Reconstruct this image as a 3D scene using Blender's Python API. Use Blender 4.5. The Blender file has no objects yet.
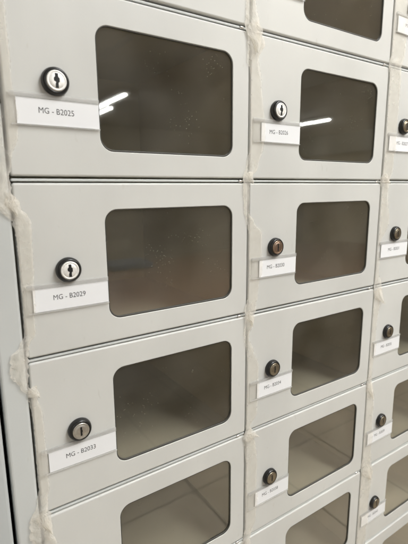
import bpy, bmesh, math, random
from mathutils import Vector, Matrix, noise

random.seed(7)
scene = bpy.context.scene
C = scene.collection
H = 0.14                    # row pitch of the doors (m)
W = 1.5929 * H              # column pitch
Z0 = 1.458                  # height of the gap between the second and third visible rows

# ------------------------------------------------------------------ camera
cam_d = bpy.data.cameras.new('camera')
cam = bpy.data.objects.new('camera', cam_d)
C.objects.link(cam)
scene.camera = cam
PITCH, YAW, ROLL = -0.1936, 0.5886, -0.0079
cy, sy, cp, sp, cr, sr = math.cos(YAW), math.sin(YAW), math.cos(PITCH), math.sin(PITCH), math.cos(ROLL), math.sin(ROLL)
fwd = Vector((sy*cp, cy*cp, sp))
rgt = Vector((cy, -sy, 0))
upv = rgt.cross(fwd)
r2 = rgt*cr + upv*sr
u2 = upv*cr - rgt*sr
cam.matrix_world = Matrix(((r2.x, u2.x, -fwd.x, -1.9968*H), (r2.y, u2.y, -fwd.y, -2.3996*H),
                           (r2.z, u2.z, -fwd.z, Z0-0.058*H), (0, 0, 0, 1)))
cam_d.sensor_fit = 'HORIZONTAL'
cam_d.sensor_width = 36
cam_d.lens = 421.75/408*36
cam_d.clip_start = 0.01
cam_d.clip_end = 100
cam_d.dof.use_dof = True
cam_d.dof.focus_distance = 0.43
cam_d.dof.aperture_fstop = 15

# ------------------------------------------------------------------ world and exposure
wd = bpy.data.worlds.new('World')
scene.world = wd
wd.use_nodes = True
wd.node_tree.nodes['Background'].inputs[0].default_value = (1, 0.97, 0.92, 1)
wd.node_tree.nodes['Background'].inputs[1].default_value = 0.02
scene.view_settings.view_transform = 'Standard'
scene.view_settings.look = 'None'
scene.view_settings.exposure = 0.0
scene.view_settings.gamma = 1.0
LAMP = 124.0
LAMP_COOL = (0.97, 0.99, 0.99, 1)      # cool tint of the mirrored tubes and most added panels
LAMP_WARM = (1.0, 0.94, 0.84, 1)      # tint of the panel added to warm the right side

# ------------------------------------------------------------------ materials
def mat(name, base=(.5, .5, .5), rough=.5, metal=0.0, spec=.5):
    m = bpy.data.materials.new(name)
    m.use_nodes = True
    b = m.node_tree.nodes['Principled BSDF']
    b.inputs['Base Color'].default_value = (*base, 1)
    b.inputs['Roughness'].default_value = rough
    b.inputs['Metallic'].default_value = metal
    b.inputs['Specular IOR Level'].default_value = spec
    return m, m.node_tree.nodes, m.node_tree.links, b

def node(ns, t, **kw):
    n = ns.new(t)
    for k, v in kw.items():
        setattr(n, k, v)
    return n

def ramp(ns, p0, c0, p1, c1):
    r = ns.new('ShaderNodeValToRGB')
    r.color_ramp.elements[0].position = p0
    r.color_ramp.elements[0].color = (*c0, 1) if len(c0) == 3 else c0
    r.color_ramp.elements[1].position = p1
    r.color_ramp.elements[1].color = (*c1, 1) if len(c1) == 3 else c1
    return r

def world_noise(ns, ls, scale, detail=3, stretch=(1, 1, 1)):
    g = ns.new('ShaderNodeNewGeometry')
    mp = ns.new('ShaderNodeMapping')
    mp.inputs['Scale'].default_value = stretch
    ls.new(g.outputs['Position'], mp.inputs['Vector'])
    n = ns.new('ShaderNodeTexNoise')
    n.inputs['Scale'].default_value = scale
    n.inputs['Detail'].default_value = detail
    ls.new(mp.outputs[0], n.inputs['Vector'])
    return n

def paint(name, col, rough=.42):
    """powder coated sheet steel: fine orange peel, faint smears and dust"""
    m, ns, ls, b = mat(name, col, rough)
    n1 = world_noise(ns, ls, 9, 4, (1, 1, .6))
    c1 = tuple(x*.93 for x in col)
    c2 = tuple(min(1, x*1.04) for x in col)
    r = ramp(ns, .35, c1, .65, c2)
    ls.new(n1.outputs['Fac'], r.inputs['Fac'])
    # sparse small scuffs
    n2 = world_noise(ns, ls, 160, 2, (1, 1, .35))
    r2_ = ramp(ns, .68, (0, 0, 0), .75, (1, 1, 1))
    ls.new(n2.outputs['Fac'], r2_.inputs['Fac'])
    mx = node(ns, 'ShaderNodeMix', data_type='RGBA')
    ml = node(ns, 'ShaderNodeMath', operation='MULTIPLY')
    ml.inputs[1].default_value = .22
    ls.new(r2_.outputs['Color'], ml.inputs[0])
    ls.new(ml.outputs[0], mx.inputs[0])
    ls.new(r.outputs['Color'], mx.inputs[6])
    mx.inputs[7].default_value = (col[0]*.72, col[1]*.68, col[2]*.62, 1)
    ls.new(mx.outputs[2], b.inputs['Base Color'])
    n3 = world_noise(ns, ls, 14, 5)
    rr = ramp(ns, .3, (rough-.08,)*3, .7, (rough+.1,)*3)
    ls.new(n3.outputs['Fac'], rr.inputs['Fac'])
    ls.new(rr.outputs['Color'], b.inputs['Roughness'])
    n4 = world_noise(ns, ls, 900, 2)
    n5 = world_noise(ns, ls, 18, 2)
    bp = ns.new('ShaderNodeBump')
    bp.inputs['Strength'].default_value = .12
    bp.inputs['Distance'].default_value = .0002
    ls.new(n4.outputs['Fac'], bp.inputs['Height'])
    bp2 = ns.new('ShaderNodeBump')
    bp2.inputs['Strength'].default_value = .5
    bp2.inputs['Distance'].default_value = .0011
    ls.new(n5.outputs['Fac'], bp2.inputs['Height'])
    ls.new(bp.outputs[0], bp2.inputs['Normal'])
    ls.new(bp2.outputs[0], b.inputs['Normal'])
    return m

M_DOOR = paint('door_paint', (.63, .632, .61))
M_BODY = paint('carcass_paint', (.585, .605, .60))
M_SIDE = paint('side_cabinet_paint', (.50, .525, .53))
M_BACK = paint('back_panel_paint', (.66, .63, .50), .45)
M_INNER = paint('inner_paint', (.72, .68, .60), .5)

def pane_material():
    m = bpy.data.materials.new('smoked_acrylic')
    m.use_nodes = True
    ns, ls = m.node_tree.nodes, m.node_tree.links
    ns.remove(ns['Principled BSDF'])
    out = ns['Material Output']
    tr = ns.new('ShaderNodeBsdfTransparent')
    tr.inputs[0].default_value = (.88, .855, .79, 1)
    gl = ns.new('ShaderNodeBsdfGlossy')
    gl.inputs['Roughness'].default_value = .026
    gl.inputs['Color'].default_value = (1, .995, .96, 1)
    fr = ns.new('ShaderNodeFresnel')
    fr.inputs['IOR'].default_value = 1.55
    ma = node(ns, 'ShaderNodeMath', operation='MULTIPLY_ADD')
    ma.inputs[1].default_value = 2.4
    ma.inputs[2].default_value = .02
    ls.new(fr.outputs[0], ma.inputs[0])
    mx = ns.new('ShaderNodeMixShader')
    gb = ns.new('ShaderNodeNewGeometry')        # the inner face of the sheet passes everything on
    fb = node(ns, 'ShaderNodeMath', operation='SUBTRACT')
    fb.inputs[0].default_value = 1.0
    ls.new(gb.outputs['Backfacing'], fb.inputs[1])
    fm = node(ns, 'ShaderNodeMath', operation='MULTIPLY')
    ls.new(ma.outputs[0], fm.inputs[0])
    ls.new(fb.outputs[0], fm.inputs[1])
    ls.new(fm.outputs[0], mx.inputs[0])
    ls.new(tr.outputs[0], mx.inputs[1])
    ls.new(gl.outputs[0], mx.inputs[2])
    # dust: thin film plus scattered specks
    df = ns.new('ShaderNodeBsdfDiffuse')
    df.inputs[0].default_value = (.62, .61, .57, 1)
    vo = ns.new('ShaderNodeTexVoronoi')
    vo.inputs['Scale'].default_value = 330
    g = ns.new('ShaderNodeNewGeometry')
    ls.new(g.outputs['Position'], vo.inputs['Vector'])
    lt = node(ns, 'ShaderNodeMath', operation='LESS_THAN')
    lt.inputs[1].default_value = .085
    ls.new(vo.outputs['Distance'], lt.inputs[0])
    nz = world_noise(ns, ls, 34, 2)
    gt = node(ns, 'ShaderNodeMath', operation='GREATER_THAN')
    gt.inputs[1].default_value = .55
    ls.new(nz.outputs['Fac'], gt.inputs[0])
    mu = node(ns, 'ShaderNodeMath', operation='MULTIPLY')
    ls.new(lt.outputs[0], mu.inputs[0])
    ls.new(gt.outputs[0], mu.inputs[1])
    mu2 = node(ns, 'ShaderNodeMath', operation='MULTIPLY')
    mu2.inputs[1].default_value = .36
    ls.new(mu.outputs[0], mu2.inputs[0])
    nf = world_noise(ns, ls, 16, 5)
    rf = ramp(ns, .32, (.005,)*3, .75, (.05,)*3)
    ls.new(nf.outputs['Fac'], rf.inputs['Fac'])
    ad = node(ns, 'ShaderNodeMath', operation='ADD')
    ls.new(rf.outputs['Color'], ad.inputs[0])
    ls.new(mu2.outputs[0], ad.inputs[1])
    mx2 = ns.new('ShaderNodeMixShader')
    ls.new(ad.outputs[0], mx2.inputs[0])
    ls.new(mx.outputs[0], mx2.inputs[1])
    ls.new(df.outputs[0], mx2.inputs[2])
    ls.new(mx2.outputs[0], out.inputs[0])
    return m
M_PANE = pane_material()

def metal(name, col, rough, spec_noise=500):
    m, ns, ls, b = mat(name, col, rough, .9)
    n = world_noise(ns, ls, spec_noise, 3)
    r = ramp(ns, .3, tuple(x*.82 for x in col), .7, col)
    ls.new(n.outputs['Fac'], r.inputs['Fac'])
    ls.new(r.outputs['Color'], b.inputs['Base Color'])
    return m
M_COLLAR, _n, _l, _b = mat('lock_collar_black', (.012, .012, .012), .32)
M_NICKEL = metal('nickel_glare', (.97, .96, .93), .55)  # lamp light reflected by the face is whitened into this colour
M_NICKEL.node_tree.nodes['Principled BSDF'].inputs['Metallic'].default_value = .45
M_WORN = metal('nickel_worn', (.62, .60, .56), .38)
M_ROOM_BROWN = metal('plug_room_brown', (.36, .315, .24), .34)  # brown of the mirrored room put into the plug colour
M_ROOM_RED = metal('plug_room_red', (.40, .29, .22), .36)  # redder version, room reflection held in the colour too
M_RIM, _n, _l, _b = mat('rim_dark', (.045, .043, .036), .6)  # even dark tone of the ring round each window
M_SLOT, _n, _l, _b = mat('keyway_black', (.004, .004, .004), .6)
M_PIN = metal('zinc_pin', (.8, .79, .77), .3)

def clear_plastic(name, col, fac):
    m = bpy.data.materials.new(name)
    m.use_nodes = True
    ns, ls = m.node_tree.nodes, m.node_tree.links
    b = ns['Principled BSDF']
    b.inputs['Base Color'].default_value = col
    b.inputs['Roughness'].default_value = .25
    tr = ns.new('ShaderNodeBsdfTransparent')
    tr.inputs[0].default_value = (.97, .97, .97, 1)
    mx = ns.new('ShaderNodeMixShader')
    mx.inputs[0].default_value = fac
    ls.new(tr.outputs[0], mx.inputs[1])
    ls.new(b.outputs[0], mx.inputs[2])
    ls.new(mx.outputs[0], ns['Material Output'].inputs[0])
    return m
M_CLEAR = clear_plastic('clear_plastic_lip', (.74, .74, .72, 1), .30)
M_FILM = clear_plastic('clear_plastic_strip', (.90, .89, .86, 1), .14)
M_CARD, ns_, ls_, b_ = mat('label_card', (.84, .85, .87), .55)
M_INK, _n, _l, _b = mat('label_ink', (.045, .045, .05), .6)

def tape_material():
    m = bpy.data.materials.new('masking_tape')
    m.use_nodes = True
    ns, ls = m.node_tree.nodes, m.node_tree.links
    b = ns['Principled BSDF']
    n = world_noise(ns, ls, 120, 4, (1, 1, .5))
    r = ramp(ns, .3, (.92, .875, .80), .7, (.96, .935, .88))
    ls.new(n.outputs['Fac'], r.inputs['Fac'])
    ls.new(r.outputs['Color'], b.inputs['Base Color'])
    b.inputs['Roughness'].default_value = .5
    nb = world_noise(ns, ls, 260, 3, (1, 1, .6))
    bp = ns.new('ShaderNodeBump')
    bp.inputs['Strength'].default_value = .5
    bp.inputs['Distance'].default_value = .0006
    ls.new(nb.outputs['Fac'], bp.inputs['Height'])
    ls.new(bp.outputs[0], b.inputs['Normal'])
    tl = ns.new('ShaderNodeBsdfTranslucent')
    ls.new(r.outputs['Color'], tl.inputs[0])
    ls.new(bp.outputs[0], tl.inputs['Normal'])
    mt = ns.new('ShaderNodeMixShader')
    mt.inputs[0].default_value = .30
    ls.new(b.outputs[0], mt.inputs[1])
    ls.new(tl.outputs[0], mt.inputs[2])
    tr = ns.new('ShaderNodeBsdfTransparent')
    tr.inputs[0].default_value = (.995, .985, .965, 1)
    mx = ns.new('ShaderNodeMixShader')
    # how many layers of tape lie over each other (crumpled tape is denser)
    at = node(ns, 'ShaderNodeAttribute', attribute_name='layers')
    n2 = world_noise(ns, ls, 60, 4)
    ma = node(ns, 'ShaderNodeMath', operation='MULTIPLY_ADD')
    ma.inputs[1].default_value = .45
    ls.new(n2.outputs['Fac'], ma.inputs[0])
    ad = node(ns, 'ShaderNodeMath', operation='ADD', use_clamp=True)
    ad.inputs[1].default_value = -.22
    ls.new(at.outputs['Fac'], ma.inputs[2])
    ls.new(ma.outputs[0], ad.inputs[0])
    ls.new(ad.outputs[0], mx.inputs[0])
    ls.new(tr.outputs[0], mx.inputs[1])
    ls.new(mt.outputs[0], mx.inputs[2])
    ls.new(mx.outputs[0], ns['Material Output'].inputs[0])
    return m
M_TAPE = tape_material()

def floor_material():
    m, ns, ls, b = mat('floor_tiles', (.4, .36, .3), .35)
    g = ns.new('ShaderNodeNewGeometry')
    mp = ns.new('ShaderNodeMapping')
    mp.inputs['Location'].default_value = (-.69, 1.20, 0)
    ls.new(g.outputs['Position'], mp.inputs['Vector'])
    br = ns.new('ShaderNodeTexBrick')
    br.offset = 0
    br.inputs['Scale'].default_value = 1
    br.inputs['Brick Width'].default_value = .42
    br.inputs['Row Height'].default_value = .42
    br.inputs['Mortar Size'].default_value = .006
    br.inputs['Color1'].default_value = (.58, .51, .41, 1)
    br.inputs['Color2'].default_value = (.53, .46, .365, 1)
    br.inputs['Mortar'].default_value = (.25, .215, .17, 1)
    ls.new(mp.outputs[0], br.inputs['Vector'])
    n = world_noise(ns, ls, 3, 5)
    mx = node(ns, 'ShaderNodeMix', data_type='RGBA', blend_type='MULTIPLY')
    mx.inputs[0].default_value = .5
    ls.new(br.outputs['Color'], mx.inputs[6])
    r = ramp(ns, .3, (.6, .6, .6), .7, (1, 1, 1))
    ls.new(n.outputs['Fac'], r.inputs['Fac'])
    ls.new(r.outputs['Color'], mx.inputs[7])
    ls.new(mx.outputs[2], b.inputs['Base Color'])
    return m

def plain(name, col, rough=.7):
    m, ns, ls, b = mat(name, col, rough)
    n = world_noise(ns, ls, 4, 5)
    r = ramp(ns, .3, tuple(x*.9 for x in col), .7, tuple(min(1, x*1.06) for x in col))
    ls.new(n.outputs['Fac'], r.inputs['Fac'])
    ls.new(r.outputs['Color'], b.inputs['Base Color'])
    return m
M_CEIL = plain('ceiling_board', (.62, .60, .58))
M_WALL = plain('wall_paint', (.60, .55, .47))
M_WALLD = plain('pillar_paint', (.44, .45, .41))
M_BLUE = plain('blue_steel', (.10, .14, .22), .45)
M_HOUS = plain('lamp_housing', (.7, .7, .68), .4)
def lamp_material(name, col, strength):
    m = bpy.data.materials.new(name)
    m.use_nodes = True
    b = m.node_tree.nodes['Principled BSDF']
    b.inputs['Emission Color'].default_value = col
    b.inputs['Emission Strength'].default_value = strength
    return m
M_ADDED_COOL = lamp_material('added_panel_cool', LAMP_COOL, LAMP*.225)
M_LAMP_TUBE = lamp_material('lamp_tube', LAMP_COOL, LAMP*.45)
M_ADDED_WARM = lamp_material('added_panel_warm', LAMP_WARM, LAMP*.165)

def wood_material():
    m, ns, ls, b = mat('table_wood', (.3, .18, .1), .4)
    n = world_noise(ns, ls, 3, 6, (1, 9, 9))
    r = ramp(ns, .3, (.30, .18, .11), .7, (.42, .27, .18))
    ls.new(n.outputs['Fac'], r.inputs['Fac'])
    ls.new(r.outputs['Color'], b.inputs['Base Color'])
    return m
M_WOOD = wood_material()

# ------------------------------------------------------------------ helpers
def link(name, bm, mats, parent=None, smooth=False):
    me = bpy.data.meshes.new(name)
    bm.normal_update()
    bm.to_mesh(me)
    bm.free()
    for m in (mats if isinstance(mats, (list, tuple)) else [mats]):
        me.materials.append(m)
    if smooth:
        for p in me.polygons:
            p.use_smooth = True
    o = bpy.data.objects.new(name, me)
    C.objects.link(o)
    if parent:
        o.parent = parent
    return o

def empty(name, loc):
    o = bpy.data.objects.new(name, None)
    o.empty_display_size = .05
    C.objects.link(o)
    o.location = loc
    return o

def tag(o, label=None, cat=None, group=None, kind=None):
    for k, v in (('label', label), ('category', cat), ('group', group), ('kind', kind)):
        if v:
            o[k] = v
    return o

def box(bm, x0, x1, y0, y1, z0, z1, mi=0, bevel=0.0, seg=2):
    t = bmesh.new()
    vs = [t.verts.new((x, y, z)) for x in (x0, x1) for y in (y0, y1) for z in (z0, z1)]
    for f in ((0, 1, 3, 2), (4, 6, 7, 5), (0, 4, 5, 1), (2, 3, 7, 6), (0, 2, 6, 4), (1, 5, 7, 3)):
        t.faces.new([vs[i] for i in f])
    bmesh.ops.recalc_face_normals(t, faces=t.faces)
    if bevel:
        bmesh.ops.bevel(t, geom=list(t.edges), offset=bevel, segments=seg, affect='EDGES', profile=.5)
    off = len(bm.verts)
    vm = {v: bm.verts.new(v.co) for v in t.verts}
    for f in t.faces:
        nf = bm.faces.new([vm[v] for v in f.verts])
        nf.material_index = mi
    t.free()

def rrect(x0, x1, z0, z1, r, k=8):
    """rounded rectangle loop, counter-clockwise in (x, z)"""
    pts = []
    for cx, cz, a0 in ((x1-r, z1-r, 0), (x0+r, z1-r, 90), (x0+r, z0+r, 180), (x1-r, z0+r, 270)):
        for i in range(k+1):
            a = math.radians(a0+90*i/k)
            pts.append((cx+r*math.cos(a), cz+r*math.sin(a)))
    return pts

def rings(bm, loops, smooth_skip=(), mi=0, cap=False):
    """skin consecutive loops of (x, y, z) points"""
    vl = [[bm.verts.new(p) for p in L] for L in loops]
    n = len(vl[0])
    for a in range(len(vl)-1):
        for i in range(n):
            j = (i+1) % n
            f = bm.faces.new((vl[a][i], vl[a][j], vl[a+1][j], vl[a+1][i]))
            f.smooth = a not in smooth_skip
            f.material_index = mi
    if cap:
        f = bm.faces.new(vl[-1])
        f.material_index = mi
    return vl

def lathe(bm, prof, cx, cz, seg=40, mi=0, cap=True):
    """profile of (radius, y) around the y axis"""
    loops = []
    for r, y in prof:
        loops.append([(cx+r*math.cos(2*math.pi*i/seg), y, cz+r*math.sin(2*math.pi*i/seg)) for i in range(seg)])
    rings(bm, loops, mi=mi, cap=cap)

# ------------------------------------------------------------------ the room that shows in the window reflections
XL, XR, YB, YF = -4.5, 8.5, -7.8, 0.62
ZC = Z0+1.245
def slab(name, m, *dims):
    bm = bmesh.new()
    box(bm, *dims)
    return tag(link(name, bm, m), kind='structure')
slab('floor', floor_material(), XL-.2, XR+.2, YB-.2, YF+.2, -.1, 0)
slab('ceiling', M_CEIL, XL-.2, XR+.2, YB-.2, YF+.2, ZC, ZC+.1)
slab('wall_behind_cabinets', M_WALL, XL-.1, XR+.1, YF, YF+.15, .001, ZC-.001)
slab('wall_opposite', M_WALL, XL-.1, XR+.1, YB-.15, YB, .001, ZC-.001)
slab('wall_left', M_WALL, XL-.15, XL, YB+.001, YF-.001, .001, ZC-.001)
slab('wall_right', plain('side_wall_paint', (.78, .70, .56)), XR, XR+.15, YB+.001, YF-.001, .001, ZC-.001)
slab('ceiling_beam', M_CEIL, 1.30, 1.48, YB+.3, YF-.3, ZC-.06, ZC-.001)
slab('header_beam', M_WALLD, 8.1, 8.45, YB+.002, YF-.002, ZC-.45, ZC-.002)

def ceiling_light(x, y0, length, label, group=None, half=.038, m=None):
    t = tag(empty('ceiling_light', (x, y0, ZC)), label, 'ceiling light', group)
    bm = bmesh.new()
    box(bm, -.045-half, .045+half, -length-.03, .03, -.055, -.002, bevel=.006)
    link('housing', bm, M_HOUS, t)
    bm = bmesh.new()
    box(bm, -half, half, -length, 0, -.075, -.056, bevel=.006)
    link('diffuser', bm, m or M_LAMP_TUBE, t)
ceiling_light(2.03, -4.85, 1.25, 'white fluorescent ceiling light mirrored as a slanted streak in the window of MG - B2025', half=.022)
ceiling_light(2.20, -5.75, 1.25, 'fainter second fluorescent light mirrored just under the streak in the window of MG - B2025', half=.02)
ceiling_light(5.97, -4.95, 1.25, 'white fluorescent ceiling light mirrored in the window of MG - B2026', half=.024)
for x, yy in ((.55, -.5), (1.7, -.75), (-2.2, -2.6), (-1.9, -4.9)):  # unseen panels added to light the doors, kept out of the reflections
    ceiling_light(x, yy, .95 if x > 1 else 1.25, 'unseen ceiling panel added overhead to light the locker doors', 'added ceiling panels over the lockers',
                  half=.24 if x > 1 else .18, m=M_ADDED_WARM if x > 1 else M_ADDED_COOL)

tb = tag(empty('table', (2.45, -2.5, 0)), 'large brown wooden table mirrored across the lower part of the window of MG - B2029', 'table')
bm = bmesh.new()
box(bm, -2.5, 2.0, -.92, .90, .715, .745, bevel=.004)
link('table_top', bm, M_WOOD, tb)
for x in (-2.4, 1.85):
    for y in (-.8, .78):
        bm = bmesh.new()
        box(bm, x-.03, x+.03, y-.03, y+.03, 0, .714, bevel=.004)
        link('leg', bm, M_WOOD, tb)
bm = bmesh.new()
box(bm, -.20, .20, -.15, .15, 0, .055, bevel=.012, seg=3)
o = link('storage_case', bm, M_BLUE)
o.location = (1.24, -3.2, .7455)
tag(o, 'flat dark blue case lying on the brown table, mirrored in the window of MG - B2029', 'case')

# ------------------------------------------------------------------ locker cabinet
ROWS = range(-2, 5)
COLS = range(3)
X0 = -W                                     # left seam
X1 = 2*W                                    # right seam
ZT, ZB = Z0+2*H, Z0-5*H
DEPTH = 0.247
POST = .140*H
cab = tag(empty('locker_cabinet', ((X0+X1)/2, .2, 0)),
          'pale grey steel bank of small numbered lockers with dark windows, locks and name labels', 'lockers')
OX, OY = cab.location.x, cab.location.y
def wpart(name, bm, m, smooth=False):        # world coordinate mesh as a child of the cabinet
    for v in bm.verts:
        v.co.x -= OX
        v.co.y -= OY
    return link(name, bm, m, cab, smooth)

bm = bmesh.new()                             # outer shell
box(bm, X0-POST+.004, X0-.002, .012, DEPTH, ZB, ZT)
box(bm, X1+.002, X1+POST-.004, .012, DEPTH, ZB, ZT)
box(bm, X0-POST+.004, X1+POST-.004, .004, DEPTH, ZT+.001, ZT+.025)
wpart('shell', bm, M_INNER)
bm = bmesh.new()
box(bm, X0-POST+.006, X1+POST-.006, DEPTH+.001, DEPTH+.012, ZB, ZT)
wpart('back_panel', bm, M_BACK)
for xa, xb in ((X0-POST, X0-.0010), (X1+.0010, X1+POST)):
    bm = bmesh.new()
    box(bm, xa, xb, 0, .0115, ZB, ZT+.03, bevel=.0022, seg=3)
    wpart('corner_post', bm, M_BODY)
bm = bmesh.new()
box(bm, X0-POST, X1+POST, .003, DEPTH, .0, ZB-.003, bevel=.002)
wpart('plinth', bm, M_BODY)
for c in (1, 2):
    bm = bmesh.new()
    x = (c-1)*W
    box(bm, x-.001, x+.001, .006, DEPTH-.001, ZB, ZT)
    wpart('divider', bm, M_INNER)
for r in ROWS:
    for c in COLS:
        bm = bmesh.new()
        z = Z0-r*H
        xa, xb = (c-1)*W+.0012, c*W-.0012
        box(bm, xa, xb, .0012, .0042, z-.0013, z+.0007, bevel=.0005)
        box(bm, xa, xb, .0044, DEPTH-.001, z-.0010, z+.0004)
        wpart('shelf', bm, M_BODY)

# door sheet, in door coordinates: origin at the seam / gap corner, x right, z down negative
GX, GZ = .0011, .0023
WA, WB, WT, WBt = .4985*H, .1486*H, .170*H, .159*H
def door_mesh():
    bm = bmesh.new()
    ox0, ox1, oz0, oz1 = GX, W-GX, -H+GZ, -GZ
    hx0, hx1, hz0, hz1 = WA, W-WB, -H+WBt, -WT
    rad = .078*H
    def L(x0, x1, z0, z1, r, y):
        return [(p[0], y, p[1]) for p in rrect(x0, x1, z0, z1, r)]
    loops = []
    for e, y in ((0, .0016), (0, .00045), (-.00025, .0001), (-.0006, 0)):
        loops.append(L(hx0+e, hx1-e, hz0+e, hz1-e, rad-e, y))
    loops2 = []
    for e, y in ((.0016, 0), (.0008, .0002), (.0002, .0008), (0, .0016), (0, .013)):
        loops2.append(L(ox0+e, ox1-e, oz0+e, oz1-e, max(.0004, .0022-e), y))
    rings(bm, loops+loops2, smooth_skip=(0, 3, 7))
    bmesh.ops.recalc_face_normals(bm, faces=bm.faces)
    # make sure the front looks towards -y
    fr = max(bm.faces, key=lambda f: f.calc_area() if abs(f.normal.y) > .9 else 0)
    bm.normal_update()
    if fr.normal.y > 0:
        bmesh.ops.reverse_faces(bm, faces=bm.faces)
    return bm

def pane_mesh():
    bm = bmesh.new()
    box(bm, WA-.005, W-WB+.005, .0018, .0036, -H+WBt-.005, -WT+.005)
    return bm

def rim_mesh():  # thin dark ring round the window, broader along the bottom
    bm = bmesh.new()
    e, w, wb = .00005, .0007, .0015
    x0, x1, z0, z1 = WA+e, W-WB-e, -H+WBt+e, -WT-e
    rad = .078*H
    def L(a, b, y):
        return [(p[0], y, p[1]) for p in rrect(x0+a, x1-a, z0+b, z1-a, rad-a)]
    rings(bm, [L(0, 0, .0017), L(0, 0, .0006), L(w*.3, w*.3, .0004), L(w, wb, .0006), L(w, wb, .0017)])
    return bm

LX, LZ = .265*H, -.5*H
def collar_mesh():
    bm = bmesh.new()
    lathe(bm, [(.0098, .0), (.0101, -.0006), (.0101, -.0018), (.0097, -.0036), (.0090, -.0048), (.0083, -.0053),
               (.0077, -.0053), (.00745, -.0047), (.0074, -.0035)], LX, LZ, cap=False)
    return bm
def plug_mesh(kind):
    bm = bmesh.new()
    lathe(bm, [(.0073, -.0034), (.0073, -.0052), (.0069, -.0057), (.0061, -.0058), (.0058, -.0055), (.0055, -.0055), (.0052, -.0058),
               (.003, -.0059)], LX, LZ, mi=0)
    if kind == 'double':       # double bitted keyway with side wards
        pts = [(-.0011, .0050), (.0011, .0050), (.0011, .0026), (.0020, .0016), (.0020, -.0007), (.0011, -.0016), (.0011, -.0051),
               (-.0011, -.0051), (-.0011, -.0029), (-.0006, -.0011), (-.0020, -.0002), (-.0021, .0016), (-.0011, .0027)]
    else:
        pts = [(-.0008, .0040), (.0008, .0040), (.0008, .0012), (.0012, .0006), (.0012, -.0004), (.0008, -.0010), (.0008, -.0040),
               (-.0008, -.0040), (-.0008, -.0006), (-.0008, .0006)]
    a = [bm.verts.new((LX+x, -.0056, LZ+z)) for x, z in pts]
    b = [bm.verts.new((LX+x, -.00597, LZ+z)) for x, z in pts]
    f = bm.faces.new(b)
    f.material_index = 1
    for i in range(len(pts)):
        j = (i+1) % len(pts)
        g = bm.faces.new((a[i], a[j], b[j], b[i]))
        g.material_index = 1
    return bm

HX0, HX1, HZ0, HZ1 = .030*H, .4965*H, -.731*H, -.566*H
def holder_mesh():
    bm = bmesh.new()
    box(bm, HX0, HX1, -.0009, -.0001, HZ0+.0006, HZ1-.0006, 1, bevel=.0002)          # back strip
    box(bm, HX0, HX1, -.0022, -.00095, HZ1-.0036, HZ1, bevel=.0004)               # upper lip
    box(bm, HX0, HX1, -.0024, -.00095, HZ0, HZ0+.0012, bevel=.0004)               # lower lip
    return bm

def card_object(text, parent, dx, tilt, squeeze=1.0):
    """white card with its printed number"""
    bm = bmesh.new()
    box(bm, .055*H+dx, HX1-.0004, -.00135, -.00094, HZ0+.0013, HZ1-.0037, mi=0)
    cu = bpy.data.curves.new('t', 'FONT')
    cu.body = text
    cu.size = .0060
    cu.resolution_u = 3
    to = bpy.data.objects.new('t', cu)
    C.objects.link(to)
    dg = bpy.context.evaluated_depsgraph_get()
    me = bpy.data.meshes.new_from_object(to.evaluated_get(dg))
    xs = [v.co.x for v in me.vertices]
    x0, x1 = min(xs), max(xs)
    sx = .184*H/(x1-x0)*squeeze
    tb = bmesh.new()
    tb.from_mesh(me)
    vm = {}
    for v in tb.verts:
        x = (v.co.x-x0)*sx+.168*H+dx*.3
        z = v.co.y*.98-.664*H+(x-.26*H)*tilt
        vm[v] = bm.verts.new((x, -.00141, z))
    for f in tb.faces:
        nf = bm.faces.new([vm[v] for v in f.verts])
        nf.material_index = 1
        nf.normal_update()
        if nf.normal.y > 0:
            nf.normal_flip()
    tb.free()
    bpy.data.objects.remove(to)
    bpy.data.meshes.remove(me)
    bpy.data.curves.remove(cu)
    return link('label_card', bm, [M_CARD, M_INK], parent)

ME = {}
def shared(name, make, mats, parent, smooth=False, key=None):
    k = key or name
    if k not in ME:
        o = link(name, make(), mats, parent, smooth)
        ME[k] = o.data
        return o
    o = bpy.data.objects.new(name, ME[k])
    C.objects.link(o)
    o.parent = parent
    return o

def pin_mesh():
    bm = bmesh.new()
    n = 16
    loops = []
    for x, r in ((W-.0125, .0010), (W-.0120, .0014), (W-.0085, .0014), (W-.0080, .0010)):
        loops.append([(x, .0012+r*math.cos(2*math.pi*i/n), -.0003+r*math.sin(2*math.pi*i/n)) for i in range(n)])
    vl = rings(bm, loops, cap=True)
    bm.faces.new(list(reversed(vl[0])))
    bmesh.ops.recalc_face_normals(bm, faces=bm.faces)
    return bm

rnd = random.Random(3)
for r in ROWS:
    for c in COLS:
        num = 2025+4*(r+1)+c
        d = shared('door', door_mesh, M_DOOR, cab)
        d.location = ((c-1)*W-OX, -OY+rnd.uniform(-.00025, .00025), Z0-r*H+rnd.uniform(-.0003, .0003))
        d.rotation_euler = (rnd.uniform(-.002, .002), rnd.uniform(-.0012, .0012), rnd.uniform(-.002, .002))
        d['label'] = 'pale grey locker door with dark window, marked MG - B%d' % num
        shared('window_pane', pane_mesh, M_PANE, d)
        shared('window_rim', rim_mesh, M_RIM, d, True)
        shared('lock_collar', collar_mesh, M_COLLAR, d, True)
        if c == 0:
            kind, pm = ('double', M_NICKEL) if r < 1 else ('plain', M_WORN)
        elif c == 1:
            kind, pm = ('double', M_NICKEL) if r == -1 else (('plain', M_ROOM_RED) if r == 0 else ('plain', M_ROOM_BROWN))
        else:
            kind, pm = 'plain', M_ROOM_BROWN
        pl = shared('lock_plug', lambda: plug_mesh(kind), [pm, M_SLOT], d, False, 'plug_%s_%s' % (kind, pm.name))
        shared('label_holder', holder_mesh, [M_CLEAR, M_FILM], d)
        dx = .02*H*rnd.random() if c == 0 else (.05*H if c == 1 else .0)
        card_object('MG - B%d' % num, d, dx, rnd.uniform(-.02, .02))
        shared('hinge_pin', pin_mesh, M_PIN, d, True)

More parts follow.
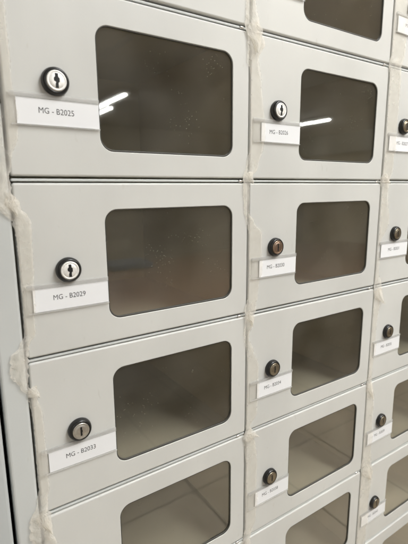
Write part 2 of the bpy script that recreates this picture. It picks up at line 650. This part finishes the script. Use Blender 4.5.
# ------------------------------------------------------------------ cabinet to the left
sx1 = -1.751*H
sc = tag(empty('steel_cabinet', (sx1-.225, .2, 0)), 'plain grey steel cabinet beyond the dark gap at the left edge', 'cabinet')
def spart(name, bm, m):
    for v in bm.verts:
        v.co.x -= sx1-.225
        v.co.y -= .2
    return link(name, bm, m, sc)
bm = bmesh.new()
box(bm, sx1-.45, sx1, .012, .45, 0, 1.85, bevel=.003)
spart('body', bm, M_SIDE)
bm = bmesh.new()
box(bm, sx1-.449, sx1-.0005, -.001, .0115, .08, 1.84, bevel=.0025, seg=3)
spart('door', bm, M_SIDE)

# ------------------------------------------------------------------ tape sealing the seams
def interp(keys, z):
    """keys: list of (z, ...) descending; smooth interpolation"""
    if z >= keys[0][0]:
        return keys[0][1:]
    for a, b in zip(keys, keys[1:]):
        if a[0] >= z >= b[0]:
            t = (a[0]-z)/(a[0]-b[0])
            t = t*t*(3-2*t)
            return tuple(p+(q-p)*t for p, q in zip(a[1:], b[1:]))
    return keys[-1][1:]

def ridge(v):
    return 1-2*abs(v)                       # sharp crest where the noise crosses zero

def layers_attr(o, vals):
    at = o.data.attributes.new('layers', 'FLOAT', 'POINT')
    for i, v in enumerate(vals):
        at.data[i].value = v

def tape_strip(seam, keys, seed, label, folds, thin=.09):
    """keys: z, left edge, right edge (units of H, relative to the seam), lift (mm)"""
    base = keys[-1][0]*H
    t = tag(empty('masking_tape', (seam, 0, Z0+base)), label, 'tape', 'tape strips over the locker seams')
    bm = bmesh.new()
    zt, zb = keys[0][0], keys[-1][0]
    n = int((zt-zb)*85)
    m = 11
    jr = random.Random(seed)
    grid, lay = [], []
    for i in range(n+1):
        z = zt+(zb-zt)*i/n
        l, rr, lift = interp(keys, z)
        row = []
        k = min(1, lift/2.4)
        el = noise.noise(Vector((seed, z*7, 0)))*(.004+.008*k)
        er = noise.noise(Vector((seed, z*7, 7)))*(.004+.008*k)
        for j in range(m+1):
            u = j/m
            x = (l+el)+(rr+er-l-el)*u
            bulge = math.sin(math.pi*u)
            cr1 = ridge(noise.noise(Vector((x*16+z*5, z*11-x*7, seed))))
            cr2 = ridge(noise.noise(Vector((x*30-z*12, z*14, seed+5))))
            amp = .00006+.0008*k**1.3
            y = -.0007-lift*.00036*(.15+.85*bulge)-amp*(max(0, cr1)*.8+max(0, cr2)*.5)
            q = z % 1.0
            if x > .02 and .255 < q < .445:     # over the end of a label holder
                e = min(q-.255, .445-q)/.03
                y = min(y, -.0026*min(1, e)-.0003)
            jx, jz = (jr.uniform(-.3, .3)*(rr-l)/m, jr.uniform(-.35, .35)/85) if 0 < j < m else (jr.uniform(-.002, .002)*(1+2*k), 0)
            y -= jr.random()*(.00002+.00014*k)
            row.append(bm.verts.new(((x+jx)*H, y, (z+jz)*H-base)))
            edge = min(u, 1-u)
            lay.append(thin+(.43-thin)*k+.14*k*cr1+(.06 if edge < .1 else 0))
        grid.append(row)
    for i in range(n):
        for j in range(m):
            q4 = (grid[i][j], grid[i+1][j], grid[i+1][j+1], grid[i][j+1])
            if jr.random() < .5:
                bm.faces.new((q4[0], q4[1], q4[2]))
                bm.faces.new((q4[0], q4[2], q4[3]))
            else:
                bm.faces.new((q4[0], q4[1], q4[3]))
                bm.faces.new((q4[1], q4[2], q4[3]))
    layers_attr(link('strip', bm, M_TAPE, t), lay)
    for (fx, fz, w, h, lift, ang) in folds:     # puckered tab: pinched root at fx, fz, tip pointing along ang (0 = down)
        bm = bmesh.new()
        rows = []
        for i in range(19):
            v = i/18
            wid = min(1, (v+.18)*2.6)*(1-max(0, v-.35)/.65*.8)
            rr = []
            for j in range(13):
                u = j/12-.5
                x = u*w*wid+.012*noise.noise(Vector((v*3, seed, fx)))
                z = -v*h*(1-.25*abs(u))
                y = -.0016-.001*lift*(v**.7)*(1-abs(2*u)**1.2*.9)-.0005*ridge(noise.noise(Vector((u*5+v*3, v*4, fz+seed))))
                xa = x*math.cos(ang)-z*math.sin(ang)
                za = x*math.sin(ang)+z*math.cos(ang)
                rr.append(bm.verts.new(((fx+xa)*H, y, (fz+za)*H-base)))
            rows.append(rr)
        for i in range(18):
            for j in range(12):
                bm.faces.new((rows[i][j], rows[i+1][j], rows[i+1][j+1], rows[i][j+1]))
        layers_attr(link('fold', bm, M_TAPE, t), [.5]*(19*13))
    return t

k0 = [(1.9, -.02, .06, .3), (1.25, -.01, .06, .3), (1.08, -.06, .02, 2.0), (.95, -.08, .02, 2.5), (.80, -.02, .05, .6), (.45, -.005, .055, .3), (.22, -.02, .06, .5),
      (.10, -.05, .015, 1.5), (.0, -.045, .0, 2.2), (-.06, -.07, .0, 2.5), (-.14, -.07, .04, 2.5), (-.22, -.01, .09, 1.6), (-.32, .006, .085, .8), (-.62, .008, .07, .4),
      (-.84, .0, .06, .4), (-.90, -.03, .02, 1.5), (-.95, -.085, .004, 3.0), (-1.06, -.09, .004, 3.2), (-1.14, -.05, -.002, 2.2), (-1.20, -.01, .035, 1.0),
      (-1.35, .004, .06, .4), (-1.80, .0, .06, .4), (-1.90, -.02, .04, 1.2), (-1.98, -.07, .03, 3.0), (-2.10, -.08, .05, 3.0), (-2.22, -.01, .08, 1.0),
      (-2.5, .0, .07, .4), (-3.9, .0, .07, .4)]
tape_strip(X0, k0, 1.3, 'crinkled beige tape along the left edge of the first door column',
           [(.0, -1.16, .07, .08, 1.5, .7), (.0, -1.96, .09, .17, 3.0, .3), (-.02, -.08, .06, .12, 2.0, .35)], .16)
k1 = [(1.9, -.06, .05, .6), (1.15, -.05, .04, .8), (1.02, -.06, .07, 2.5), (.93, -.03, .12, 2.2), (.82, -.03, .07, 1.2), (.68, .0, .10, .4), (.42, .005, .13, .3), (.25, .0, .13, .4), (.1, -.03, .08, .8),
      (.02, -.06, .02, 2.5), (-.05, -.06, -.002, 1.6), (-.22, -.045, -.004, 1.2), (-.30, -.02, .05, 1.2), (-.38, .0, .13, .5), (-.6, .006, .13, .3), (-.85, .0, .10, .4),
      (-.95, -.03, .08, 1.8), (-1.04, -.03, .06, 2.2), (-1.18, -.035, .02, 1.0), (-1.30, -.01, .06, .8), (-1.45, .004, .12, .4), (-1.85, .0, .11, .4), (-1.96, -.01, .04, 1.6),
      (-2.03, -.03, .06, 2.6), (-2.12, -.02, .10, 1.2), (-2.3, .0, .12, .4), (-2.85, .0, .12, .4), (-3.0, -.03, .05, 2.2), (-3.2, .0, .12, .5), (-4.9, .0, .12, .4)]
tape_strip(0, k1, 4.1, 'crinkled beige tape down the seam between the first and second door columns',
           [(-.01, -2.0, .11, .14, 3.0, 1.15), (-.02, .06, .07, .10, 2.5, .5), (.02, 1.04, .14, .2, 3.0, .15), (.0, -.97, .07, .14, 2.2, .3)])
k2 = [(1.9, .0, .2, .5), (1.12, .0, .2, .5), (1.0, -.04, .15, 1.8), (.88, .0, .17, .8), (.3, .005, .16, .4), (.1, .0, .15, .6), (.0, -.04, .10, 1.8), (-.1, .0, .10, 1.0), (-.4, .01, .15, .5), (-.6, .006, .02, .3),
      (-.85, .0, .05, .4), (-1.0, -.03, .10, 2.0), (-1.12, .0, .10, .8), (-1.5, .004, .07, .4), (-1.9, .0, .06, .4), (-2.0, -.03, .06, 2.0), (-2.2, .0, .12, .6),
      (-2.8, .0, .13, .5), (-2.95, -.02, .16, 1.4), (-3.1, .0, .2, 1.2), (-3.5, .0, .16, .5), (-4.9, .0, .14, .4)]
tape_strip(W, k2, 8.7, 'crinkled beige tape down the seam between the second and third door columns',
           [(.03, -1.03, .12, .2, 3.2, .6), (.02, -2.0, .08, .2, 3.0, .25), (.04, -2.96, .14, .24, 2.5, .5), (.0, .05, .10, .12, 2.2, .9)])
